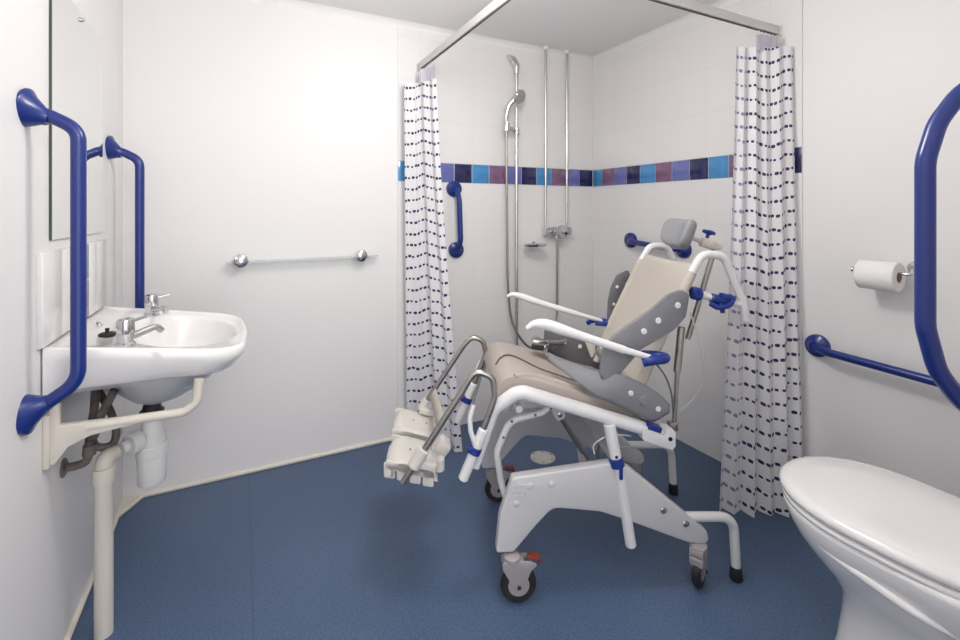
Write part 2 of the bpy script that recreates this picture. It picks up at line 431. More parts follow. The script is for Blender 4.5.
b = MB(); t = thing('tiled_splashback', 'low white tiled splashback with two coloured tiles behind the basin', 'splashback', (LX, 1.84, 1.03))
b.box((LX+.004, 1.836, 1.023), (.008, .608, .240), bev=.001); child(b.build('backing', 'grout'), t)
for y0, y1 in ((1.532, 1.67), (1.672, 1.808), (1.926, 2.140)):
    b = MB(); b.box((LX+.009, (y0+y1)/2, 1.023), (.008, y1-y0-.002, .238), bev=.002); child(b.build('tile', 't_white'), t)
for z, k in ((1.084, 't_lblue'), (.965, 't_purple')):
    b = MB(); b.box((LX+.009, 1.867, z), (.008, .114, .114), bev=.001); child(tg := b.build('tile', k), t)
    tg['label'] = 'light blue accent tile' if k == 't_lblue' else 'mauve accent tile'

t = thing('towel_shelf', 'narrow glass shelf on two round chrome brackets on the back wall', 'shelf', (.29, BY, 1.012))
b = MB(); b.box((.288, BY-.034, 1.008), (.70, .052, .005), bev=.0015); child(b.build('glass_shelf', 'glass'), t)
for x in (-.005, .55):
    b = MB(); b.lathe([(.020, 0), (.020, .03), (.029, .036), (.031, .048), (.029, .060), (.020, .066), (.006, .068)], (x, BY, 1.014), (0, -1, 0)); child(b.build('bracket', 'chrome'), t)

# ------------------------------------------------------------------ basin
def rimz(x): return .902-.072*max(0, min(1, (x-LX)/.46))
plan = smooth_outline([(LX+.002, 1.555), (.005, 1.565), (.018, 1.85), (.0, 2.125), (LX+.002, 2.135)], [.01, .125, .9, .15, .01], 10)
cx, cy = -.215, 1.845
def ray(th):
    d = (math.cos(th), math.sin(th)); best = 0
    for i in range(len(plan)):
        (x1, y1), (x2, y2) = plan[i-1], plan[i]
        ex, ey = x2-x1, y2-y1; den = d[0]*ey-d[1]*ex
        if abs(den) < 1e-9: continue
        tt = ((x1-cx)*ey-(y1-cy)*ex)/den; u = ((x1-cx)*d[1]-(y1-cy)*d[0])/den
        if tt > 0 and -1e-6 <= u <= 1+1e-6: best = max(best, tt)
    return best
NB = 96
angs = [2*PI*k/NB for k in range(NB)]
# include the two back corners exactly
for cxr, cyr in ((LX+.002, 1.555), (LX+.002, 2.135)):
    a = math.atan2(cyr-cy, cxr-cx) % (2*PI); i = min(range(NB), key=lambda j: abs(angs[j]-a)); angs[i] = a
RR = [ray(a) for a in angs]
def loop_out(inset, zf):
    out = []
    for a, R in zip(angs, RR):
        x, y = cx+math.cos(a)*R, cy+math.sin(a)*R
        k = 0 if x < LX+.01 else 1
        rr = R-inset*k*(1 if R > inset else 0)
        x, y = cx+math.cos(a)*rr, cy+math.sin(a)*rr; out.append((x, y, zf(x, y)))
    return out
def loop_el(ex, ey, z, ox=0):
    return [(cx+ox+math.cos(a)*ex, cy+math.sin(a)*ey, z if not callable(z) else z(cx+ox+math.cos(a)*ex)) for a in angs]
zlow = lambda x, y: .775-.02*(x-LX)/.46
loops = [loop_el(.012, .012, .655, .0), loop_el(.06, .09, .662, .01), loop_el(.11, .16, .70, .02), loop_el(.145, .205, .77, .03),
         loop_el(.158, .222, lambda x: rimz(x)-.022, .035), loop_el(.163, .228, lambda x: rimz(x)-.010, .035), loop_el(.170, .236, lambda x: rimz(x)-.006, .035),
         loop_out(.028, lambda x, y: rimz(x)-.006), loop_out(.018, lambda x, y: rimz(x)), loop_out(.006, lambda x, y: rimz(x)), loop_out(.0, lambda x, y: rimz(x)-.006),
         loop_out(.002, lambda x, y: rimz(x)-.03), loop_out(.016, lambda x, y: (rimz(x)*.4+zlow(x, y)*.6)), loop_out(.04, lambda x, y: zlow(x, y)+.006), loop_out(.05, lambda x, y: zlow(x, y)), loop_out(.062, lambda x, y: zlow(x, y)+.004)]
b = MB(); vs = [v for l in loops for v in l]; fs = []
for i in range(len(loops)-1):
    for k in range(NB): fs.append((i*NB+k, i*NB+(k+1) % NB, (i+1)*NB+(k+1) % NB, (i+1)*NB+k))
fs.append(tuple(range(NB))[::-1]); b.add(vs, fs)
basin = thing('wash_basin', 'white ceramic wall-hung wash basin on the left wall', 'basin', (LX, 1.845, .84))
child(b.build('basin_body', 'ceramic', smooth=50), basin)
# the bowl underneath
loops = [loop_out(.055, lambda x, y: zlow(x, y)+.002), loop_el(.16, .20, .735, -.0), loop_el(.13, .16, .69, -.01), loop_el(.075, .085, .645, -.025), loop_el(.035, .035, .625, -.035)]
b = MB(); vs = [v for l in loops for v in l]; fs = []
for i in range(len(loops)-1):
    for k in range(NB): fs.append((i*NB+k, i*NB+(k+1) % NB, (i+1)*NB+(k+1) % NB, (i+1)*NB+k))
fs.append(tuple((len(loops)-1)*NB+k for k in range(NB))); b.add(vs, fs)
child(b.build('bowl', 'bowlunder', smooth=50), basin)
b = MB(); b.lathe([(.028, 0), (.028, .004), (.02, .006), (.012, .003)], (cx, cy, .655), (0, 0, 1)); child(b.build('waste_outlet', 'chrome'), basin)
b = MB(); b.cyl((-.40, 1.845, rimz(-.40)-.004), (-.395, 1.845, rimz(-.40)+.001), .01); child(b.build('overflow_cap', 'chrome'), basin)
def tap(x, y, sp, lv):
    z = rimz(x)-.007; P = Vector((x, y, z)); tp = MB()
    tp.lathe([(.024, 0), (.024, .005), (.019, .010), (.019, .030), (.0205, .034)], P, (0, 0, 1))
    tp = child(tp.build('tap', 'chrome'), basin)
    s = MB(); d = unit(Vector((*sp, 0))); s.tube(fillet([P+Vector((0, 0, .02)), P+d*.03+Vector((0, 0, .024)), P+d*.085+Vector((0, 0, .034)), P+d*.100+Vector((0, 0, .018))], [.02, .02]), [.012, .0105, .0095, .0095], n=14)
    o = s.build('spout', 'chrome'); o.parent = tp; o.matrix_parent_inverse = tp.matrix_parent_inverse.inverted() @ Matrix.Identity(4) if False else Matrix.Identity(4)
    h = MB(); d = unit(Vector((*lv, 0)))
    h.lathe([(.0205, .035), (.0215, .040), (.0215, .066), (.019, .073), (.010, .076)], P, (0, 0, 1))
    h.tube([P+d*.015+Vector((0, 0, .064)), P+d*.055+Vector((0, 0, .070))], [.008, .006], n=10, sx=1.3, sy=.6)
    o = h.build('handle', 'chrome'); o.parent = tp
tap(-.292, 1.625, (.75, .65), (.75, .6))
tap(-.292, 2.050, (.55, -.85), (1, .1))
b = MB(); p = (-.352, 1.715, rimz(-.352)-.006)
b.lathe([(.019, 0), (.021, .004), (.021, .009), (.014, .012)], p, (0, 0, 1)); b.tube([(p[0], p[1], p[2]+.011), (p[0], p[1], p[2]+.024)], [.004, .006], n=10)
plug = b.build('basin_plug', 'black'); tag(plug, 'small black plug lying on the back ledge of the basin', 'plug')

# bracket under the basin: near and far arms
t = thing('basin_bracket', 'cream enamelled support bracket under the wash basin', 'bracket', (LX, 1.845, .70))
for y in (1.585, 2.07):
    b = MB()
    b.box((LX+.007, y, .652), (.014, .034, .135), bev=.003)
    b.prism(smooth_outline([(LX+.012, .762), (LX+.012, .590), (LX+.024, .592), (-.405, .630), (-.36, .650), (-.25, .662), (-.25, .680), (LX+.032, .690), (LX+.030, .762)], .006, 3), lambda p, tt, y=y: (p[0], y+tt, p[1]), -.010, .010, bev=.003)
    b.tube(fillet([(-.37, y, .672), (-.25, y, .671), (-.148, y, .668), (-.118, y, .690), (-.112, y, .757)], [.02, .03, .03]), .0125, n=14)
    child(b.build('bracket_arm', 'creampl'), t)
b = MB(); b.tube([(LX+.012, 1.585, .72), (LX+.012, 2.07, .72)], .008); child(b.build('cross_bar', 'creampl'), t)

# waste trap and the standing pipe
t = thing('bottle_trap', 'white plastic bottle trap hanging below the basin outlet', 'trap', (-.25, 1.845, .50))
b = MB(); b.lathe([(.036, .362), (.040, .368), (.041, .43), (.041, .452), (.045, .455), (.045, .485), (.040, .489), (.040, .515), (.030, .535), (.027, .575)], (-.262, 1.845, 0), (0, 0, 1)); child(b.build('trap_bottle', 'whitepl'), t)
b = MB(); b.lathe([(.030, .572), (.034, .575), (.034, .597), (.028, .60), (.024, .618)], (-.262, 1.845, 0), (0, 0, 1)); child(b.build('waste_nut', 'black'), t)
b = MB(); b.tube([(-.29, 1.832, .512), (-.315, 1.818, .512)], .024); b.lathe([(.031, 0), (.034, .003), (.034, .032), (.031, .035)], (-.292, 1.828, .512), unit(Vector((-.045, -.045, 0)))); b.tube([(-.322, 1.80, .512), (-.335, 1.786, .512)], .021)
child(b.build('outlet_arm', 'whitepl'), t)
b = MB(); b.tube(fillet([(-.347, 1.768, .512), (-.363, 1.735, .515), (-.363, 1.73, .45), (-.363, 1.73, 0)], [.03, .03]), .023, n=20); b.lathe([(.028, 0), (.028, .04), (.0265, .043)], (-.363, 1.73, .45), (0, 0, 1))
wp = b.build('waste_pipe', 'creampl'); tag(wp, 'cream waste pipe standing on the floor below the basin', 'pipe')
# dark supply pipes
b = MB(); pth = [(-.452, 1.725, .515), (-.43, 1.725, .514), (-.405, 1.725, .520), (-.396, 1.72, .545), (-.393, 1.72, .585), (-.385, 1.72, .61), (-.36, 1.72, .665), (-.335, 1.715, .720)]
b.tube(spline(pth), .0115, n=12)
for p0, p1 in (((-.395, 1.72, .540), (-.393, 1.72, .570)), ((-.390, 1.72, .590), (-.378, 1.72, .625))): b.cyl(p0, p1, .0165)
b.lathe([(.026, 0), (.026, .004), (.015, .010)], (LX, 1.725, .515), (1, 0, 0))
sp = b.build('supply_pipe', 'brass'); tag(sp, 'dark bent supply pipe entering the wall under the basin', 'pipe')
b = MB(); b.tube(spline([(-.42, 1.86, .745), (-.40, 1.85, .68), (-.365, 1.82, .62), (-.345, 1.79, .565), (-.355, 1.775, .535), (-.39, 1.765, .545), (-.40, 1.76, .60), (-.39, 1.75, .66), (-.385, 1.745, .745)]), .011, n=12)
b.cyl((-.398, 1.76, .575), (-.398, 1.758, .615), .016)
sp = b.build('supply_pipe', 'brass'); tag(sp, 'dark looping supply pipe between the basin bracket and the bottle trap', 'pipe')

# ------------------------------------------------------------------ toilet
tx = 1.485; tz = .497
toilet = thing('toilet', 'white ceramic toilet with its lid closed, at right foreground', 'toilet', (tx, .55, 0))
def egg(w, yf, yb, z, x0=tx, n=56, sq=2.3):
    """seat-like outline: round front at yf, straighter back at yb"""
    out = []; ym = yf-w*1.15
    for k in range(n):
        a = 2*PI*k/n; c_, s_ = math.cos(a), math.sin(a)
        if s_ >= 0: x = w*math.copysign(abs(c_)**(2/2.1), c_); y = ym+(yf-ym)*abs(s_)**(2/2.1)
        else: x = w*math.copysign(abs(c_)**(2/3.6), c_)*(1-.10*abs(s_)); y = ym-(ym-yb)*abs(s_)**(2/3.6)
        out.append((x0+x, y, z))
    return out
def loft(loops, cap0=True, cap1=True):
    b = MB(); n = len(loops[0]); b.add([v for l in loops for v in l], [(i*n+k, i*n+(k+1) % n, (i+1)*n+(k+1) % n, (i+1)*n+k) for i in range(len(loops)-1) for k in range(n)])
    if cap0: b.f.append(tuple(range(n))[::-1]); b.m.append(0)
    if cap1: b.f.append(tuple((len(loops)-1)*n+k for k in range(n))); b.m.append(0)
    return b
YF, YB = .838, .30
lid = loft([egg(.194, YF-.012, YB+.01, tz-.028), egg(.203, YF-.003, YB, tz-.024), egg(.206, YF, YB, tz-.016), egg(.204, YF-.002, YB, tz-.008), egg(.198, YF-.010, YB+.008, tz-.001), egg(.178, YF-.03, YB+.03, tz+.003), egg(.12, YF-.1, YB+.1, tz+.004), egg(.04, YF-.2, YB+.2, tz+.004)])
child(lid.build('lid', 'ceramic', smooth=70), toilet)
seat = loft([egg(.190, YF-.020, YB+.01, tz-.050), egg(.200, YF-.008, YB, tz-.046), egg(.201, YF-.007, YB, tz-.036), egg(.192, YF-.018, YB+.01, tz-.030)])
child(seat.build('toilet_seat', 'ceramic', smooth=70), toilet)
# bowl with a narrow pedestal
prof = [(.128, .725, .22, 0), (.122, .72, .22, .012), (.108, .70, .215, .10), (.098, .688, .21, .20), (.102, .692, .21, .25), (.124, .730, .21, .295), (.153, .772, .21, .335), (.177, .804, .21, .375), (.191, .822, .21, .412), (.197, .829, .21, .436), (.197, .830, .21, .448), (.190, .82, .22, .452)]
bowl = loft([egg(w, yf, yb, z) for w, yf, yb, z in prof])
bo = bowl.build('pan', 'ceramic', smooth=70); child(bo, toilet)
b = MB()
for s in (-1, 1):   # moulded rib along the pan
    b = MB(); b.tube(spline([(tx+s*.150, .725, .400), (tx+s*.172, .65, .392), (tx+s*.178, .55, .382), (tx+s*.174, .47, .370), (tx+s*.150, .40, .355)]), [.004, .009, .011, .011, .004], n=12); child(b.build('moulded_rib', 'ceramic'), toilet)
for s in (-1, 1):
    b = MB(); b.cyl((tx+s*.07, .315, tz-.05), (tx+s*.07, .315, tz+.012), .014); child(b.build('hinge', 'chrome'), toilet)
b = MB(); b.box((tx, .246, .60), (.38, .088, .23), bev=.02, seg=4); b.box((tx, .247, .722), (.39, .090, .024), bev=.008, seg=3)
b.tube([(tx, .25, .52), (tx, .25, .40), ], .03)
cs = b.build('cistern', 'ceramic'); child(cs, toilet)

# toilet roll and holder
RXr = RX-.085
t = thing('toilet_roll_holder', 'chrome toilet roll holder fixed to the right wall', 'holder', (RX, .84, 1.02))
b = MB(); b.lathe([(.026, 0), (.026, .006), (.020, .010)], (RX, .768, 1.044), (-1, 0, 0))
b.tube(fillet([(RX-.004, .768, 1.042), (RX-.04, .766, 1.040), (RXr, .752, 1.028), (RXr, .78, 1.028), (RXr, .925, 1.028)], [.02, .010, .01]), .006, n=10)
b.lathe([(.009, 0), (.010, .003), (.009, .006)], (RXr, .922, 1.028), (0, 1, 0), n=14)
child(b.build('holder_arm', 'chrome'), t)
b = MB(); n = 40; y0, y1 = .786, .902; Rr, ri = .052, .019; prof = [(ri, y0), (Rr-.003, y0), (Rr, y0+.003), (Rr, y1-.003), (Rr-.003, y1), (ri, y1)]
vs = []; 
for r, y in prof:
    for k in range(n):
        a = 2*PI*k/n; vs.append((RXr+math.cos(a)*r, y, 1.015+math.sin(a)*r))
K = len(prof); b.add(vs, [(i*n+k, i*n+(k+1) % n, ((i+1) % K)*n+(k+1) % n, ((i+1) % K)*n+k) for i in range(K) for k in range(n)])
b.m = [1 if i//n == K-1 else 0 for i in range(len(b.f))]
o = b.build('toilet_roll', ['paper', 'card'], loc=(RXr, .845, 1.015)); tag(o, 'white toilet roll on the chrome holder on the right wall', 'toilet roll')

# ------------------------------------------------------------------ curtain track and curtains
t = thing('curtain_track', 'white L-shaped shower curtain track hung below the ceiling', 'curtain track', (.874, 1.25, 2.04))
b = MB(); zt = 2.04; b.box((.874, (1.23+BY-.01)/2, zt), (.022, BY-.01-1.23, .036), bev=.002); b.box(((.863+RX-.01)/2, 1.241, zt), (RX-.01-.863, .022, .036), bev=.002)
child(b.build('rail', 'alu'), t)
b = MB(); b.box((.874, (1.24+BY-.03)/2, zt-.0195), (.008, BY-.03-1.24, .004), bev=0); b.box(((.872+RX-.03)/2, 1.241, zt-.0195), (RX-.03-.872, .008, .004), bev=0); child(b.build('slot', 'piping'), t)
b = MB(); b.box((.874, BY-.012, zt), (.03, .01, .046), bev=.002); child(b.build('wall_bracket', 'whitepl'), t)
b = MB(); b.box((RX-.012, 1.241, zt), (.01, .03, .046), bev=.002); child(b.build('wall_bracket', 'whitepl'), t)
b = MB(); b.tube([(.874, 1.241, zt+.018), (.874, 1.241, H)], .008); child(b.build('ceiling_hanger', 'alu'), t)

def curtain(name, label, top, bot, z1, z0, folds, amp0, amp1, seed, width, m='curtain', split=None, wav=.012):
    """top, bot: plan polylines (list of xy) for the heading and the hem"""
    rnd = random.Random(seed); t = thing(name, label, 'shower curtain', (top[0][0], top[0][1], z1))
    def at(poly, s):
        L = [math.dist(poly[i], poly[i+1]) for i in range(len(poly)-1)]; q = s*sum(L)
        for i, l in enumerate(L):
            if q <= l or i == len(L)-1:
                k = q/l; a, c = poly[i], poly[i+1]; d = ((c[0]-a[0])/l, (c[1]-a[1])/l)
                return Vector((a[0]+(c[0]-a[0])*k, a[1]+(c[1]-a[1])*k)), Vector((-d[1], d[0]))
            q -= l
    NU, NV = folds*14, 70; ph = [rnd.uniform(-.5, .5) for _ in range(folds+2)]; am = [rnd.uniform(.7, 1.25) for _ in range(folds+2)]
    b = MB(); uvs = []
    rows = []
    for j in range(NV+1):
        v = j/NV; row = []
        for i in range(NU+1):
            s = i/NU; (pt, nt_), (pb, nb_) = at(top, s), at(bot, s)
            ease = v**1.3
            p = pt.lerp(pb, ease); nn = nt_.lerp(nb_, v).normalized()
            k = s*folds; ii = min(int(k), folds); fr = k-ii
            A = (am[ii]*(1-fr)+am[ii+1]*fr)*(amp0+(amp1-amp0)*v)
            w = math.sin(2*PI*k+ph[ii]*(1-fr)*v*1.2+ph[ii+1]*fr*v*1.2)
            w2 = math.sin(2*PI*k*.5+seed+v*1.5)*.35
            tang = Vector((nn.y, -nn.x))
            q = p+nn*(A*(w+w2))+tang*(A*.25*math.sin(4*PI*k))
            z = z1+(z0-z1)*v+wav*math.sin(k*1.7+seed)*v*.8+.002*w
            row.append((q.x, q.y, z))
        rows.append(row)
    # cloth u from real fold length at mid height
    mid = rows[NV//2]; ul = [0]
    for i in range(1, NU+1): ul.append(ul[-1]+math.dist(mid[i], mid[i-1]))
    vs = [p for r in rows for p in r]
    b.add(vs, [(j*(NU+1)+i, j*(NU+1)+i+1, (j+1)*(NU+1)+i+1, (j+1)*(NU+1)+i) for j in range(NV) for i in range(NU)])
    b.uv = [(ul[i], (1-j/NV)*(z1-z0)+.013*math.sin(ul[i]*13+seed)+.006*math.sin(ul[i]*31)) for j in range(NV+1) for i in range(NU+1)]
    if split:
        b.m = [1 if i < split*NU else 0 for j in range(NV) for i in range(NU)]
    o = b.build('curtain_cloth', [m, 'curtainback'], smooth=180); child(o, t)
    # heading strip and hooks
    hb = MB(); H0 = [(p[0], p[1], p[2]) for p in rows[0]]; a, c = int(NU*.12), int(NU*.95)
    ctr = Vector((sum(p[0] for p in H0)/len(H0), sum(p[1] for p in H0)/len(H0), 0))
    tr = [((p[0]-ctr.x)*.72+ctr.x, (p[1]-ctr.y)*.72+ctr.y, 2.018) for p in H0]
    return t, rows, tr
ct, rows, tr = curtain('shower_curtain', 'white shower curtain with rows of navy dots gathered at the left of the shower',
    [(.765, 2.385), (.835, 2.395), (.895, 2.25)], [(.790, 2.41), (.90, 2.36), (.995, 2.16)], 1.93, .012, 3, .010, .020, 3, 1.0, wav=.006)
def heading(t, pts, z0, m='heading'):
    b = MB(); sp_ = [Vector((x, y, 0)) for x, y in pts]; sp_ = spline(sp_, 12); n = len(sp_)
    vs = []
    for i, p in enumerate(sp_):
        w = .004*math.sin(i*1.7)
        vs += [(p.x+w, p.y+w, z0), (p.x+w*.6, p.y+w*.6, 2.004)]
    b.add(vs, [(2*i, 2*i+2, 2*i+3, 2*i+1) for i in range(n-1)]); child(b.build('heading_tape', m, smooth=180), t)
def hooks(t, pts):
    for x, y in pts:
        b = MB(); b.tube(spline([(x, y, 2.021), (x+.004, y-.003, 2.010), (x+.002, y-.002, 1.998), (x-.003, y+.002, 1.990)], 4), .0022, n=8); child(b.build('hook', 'whitepl'), t)
heading(ct, [(.845, 2.37), (.872, 2.34), (.878, 2.29), (.884, 2.25)], 1.93)
hooks(ct, [(.874, 2.39), (.874, 2.36), (.874, 2.33), (.874, 2.30), (.874, 2.27)])
ct, rows, tr = curtain('shower_curtain', 'long white shower curtain with rows of navy dots hanging at the right of the shower',
    [(1.884, 1.285), (1.98, 1.25), (2.100, 1.172)], [(1.755, 1.270), (1.87, 1.180), (2.065, 1.105)], 1.950, .010, 5, .009, .020, 11, 1.4, split=.25, wav=.006)
heading(ct, [(1.965, 1.245), (2.0, 1.235), (2.04, 1.228), (2.06, 1.215)], 1.935)
hooks(ct, [(1.97, 1.241), (1.995, 1.241), (2.02, 1.241), (2.045, 1.241), (2.07, 1.241), (2.092, 1.241)])

# ------------------------------------------------------------------ shower fittings
WY = BY-TT
t = thing('shower_riser', 'chrome shower riser pole with handset on the tiled back wall', 'shower', (1.49, WY, 1.2))
rx, ry = 1.475, WY-.06
b = MB(); b.tube([(rx, ry, .36), (rx, ry, 2.10)], .0105, n=16); child(b.build('riser_pole', 'satin'), t)
b = MB(); b.tube(fillet([(rx, ry, 2.07), (rx, ry, 2.125), (rx-.012, ry+.02, 2.165), (rx-.018, WY, 2.185)], [.04, .03]), [.0155, .019, .019, .0165], n=14); b.lathe([(.018, 0), (.018, .004)], (rx-.018, WY, 2.185), (0, -1, 0)); child(b.build('top_bracket', 'satin'), t)
b = MB(); b.tube(fillet([(rx, ry, .38), (rx, ry, .355), (rx, WY, .34)], .03), .014, n=14); child(b.build('bottom_bracket', 'satin'), t)
b = MB(); b.cyl((rx, ry, 1.705), (rx, ry, 1.745), .019); b.tube([(rx, ry, 1.725), (rx-.085, ry-.03, 1.738)], .013); b.cyl((rx-.090, ry-.03, 1.712), (rx-.086, ry-.034, 1.765), .020); child(b.build('slider', 'chrome'), t)
b = MB(); hs = spline([(rx-.088, ry-.03, 1.72), (rx-.092, ry-.034, 1.79), (rx-.080, ry-.045, 1.86), (rx-.048, ry-.065, 1.905)])
b.tube(hs, [.012, .016, .017, .016], n=14)
hd = Vector((rx-.028, ry-.074, 1.915)); ax = unit(Vector((.28, -.85, -.42)))
b.lathe([(.012, -.022), (.034, -.012), (.043, .0), (.043, .010), (.040, .014)], hd, ax)
ho = b.build('handset', 'chrome'); child(ho, t)
b = MB(); b.lathe([(.039, 0), (.037, .003), (.01, .004)], hd+ax*.0145, ax)
for k in range(14):
    a = k*2.4; r_ = .006*math.sqrt(k*1.6+1); u_ = ax.orthogonal().normalized(); w_ = ax.cross(u_)
    b.lathe([(.0016, 0), (.0014, .003)], hd+ax*.018+(u_*math.cos(a)+w_*math.sin(a))*r_, ax, n=6)
o = b.build('spray_face', 'wheel'); o.parent = ho
b = MB(); b.tube(spline([(rx-.088, ry-.03, 1.715), (rx-.086, ry-.025, 1.60), (rx-.076, ry-.018, 1.2), (rx-.070, ry-.016, .82), (rx-.045, ry-.018, .60), (rx+.0, ry-.04, .49), (rx+.08, ry-.04, .42), (rx+.19, ry-.02, .43), (rx+.29, ry-.0, .55), (1.782, ry+.01, .72), (1.785, ry+.012, .9), (1.787, ry+.012, 1.068)], 8), .0075, n=10)
child(b.build('shower_hose', 'steel'), t)

t = thing('shower_mixer', 'chrome bar shower mixer with two pipes dropping from the ceiling', 'shower mixer', (1.815, WY, 1.115))
vy = WY-.035
b = MB(); vx0, vx1 = 1.700, 1.876
b.lathe([(.016, -.012), (.026, -.006), (.026, .026), (.022, .032), (.022, .045), (.029, .05), (.029, .125), (.022, .131), (.022, .144), (.026, .150), (.026, .182), (.016, .188)], (vx0, vy-.012, 1.115), (1, 0, 0)); child(b.build('valve_body', 'chrome'), t)
b = MB(); b.lathe([(.026, 0), (.040, .012), (.042, .030), (.036, .040), (.012, .044)], (vx0+.088, vy-.03, 1.112), (0, -1, 0)); child(b.build('control_dial', 'chrome'), t)
for x in (vx0+.005, vx1-.005):
    b = MB(); b.tube([(x, vy, 1.12), (x, vy, H-.004)], .0085, n=14); pp = child(b.build('supply_pipe', 'satin'), t)
    b = MB(); b.lathe([(.017, 0), (.017, .008), (.0135, .014), (.011, .02)], (x, vy, H), (0, 0, -1)); child(b.build('ceiling_collar', 'whitepl'), t)
b = MB(); b.cyl((vx0+.078, vy-.012, 1.093), (vx0+.078, vy-.012, 1.07), .012); child(b.build('outlet', 'chrome'), t)

b = MB(); t = thing('soap_dish', 'small oval chrome soap dish on the tiles below the mixer', 'soap dish', (1.62, WY, 1.03))
sxc, syc = 1.598, WY-.080
vs = []; n = 32; prof = [(.2, 1.026), (.9, 1.028), (1, 1.040), (.95, 1.041), (.8, 1.033), (.15, 1.031)]
for k_, z in prof:
    for k in range(n):
        a = 2*PI*k/n; vs.append((sxc+math.cos(a)*.080*k_, syc+math.sin(a)*.052*k_, z))
b.add(vs, [(i*n+k, i*n+(k+1) % n, (i+1)*n+(k+1) % n, (i+1)*n+k) for i in range(len(prof)-1) for k in range(n)]+[tuple(range(n))[::-1], tuple(5*n+k for k in range(n))])
child(b.build('dish', 'chrome'), t)
b = MB(); b.tube([(sxc+.04, WY, 1.038), (sxc+.035, syc+.03, 1.036)], .006); b.lathe([(.014, 0), (.014, .004)], (sxc+.04, WY, 1.038), (0, -1, 0)); child(b.build('wall_mount', 'chrome'), t)

b = MB(); b.lathe([(.062, 0), (.062, .004), (.058, .006)], (1.352, 1.955, 0), (0, 0, 1), n=36)
t = thing('floor_drain', 'round pale drain cover set in the blue shower floor', 'drain', (1.352, 1.955, 0)); child(b.build('drain_cover', 'drain'), t)
for k in range(6):
    a = k*PI/3; b = MB(); b.cyl((1.352+.05*math.cos(a), 1.955+.05*math.sin(a), .005), (1.352+.05*math.cos(a), 1.955+.05*math.sin(a), .0072), .004, n=10); child(b.build('drain_screw', 'black'), t)

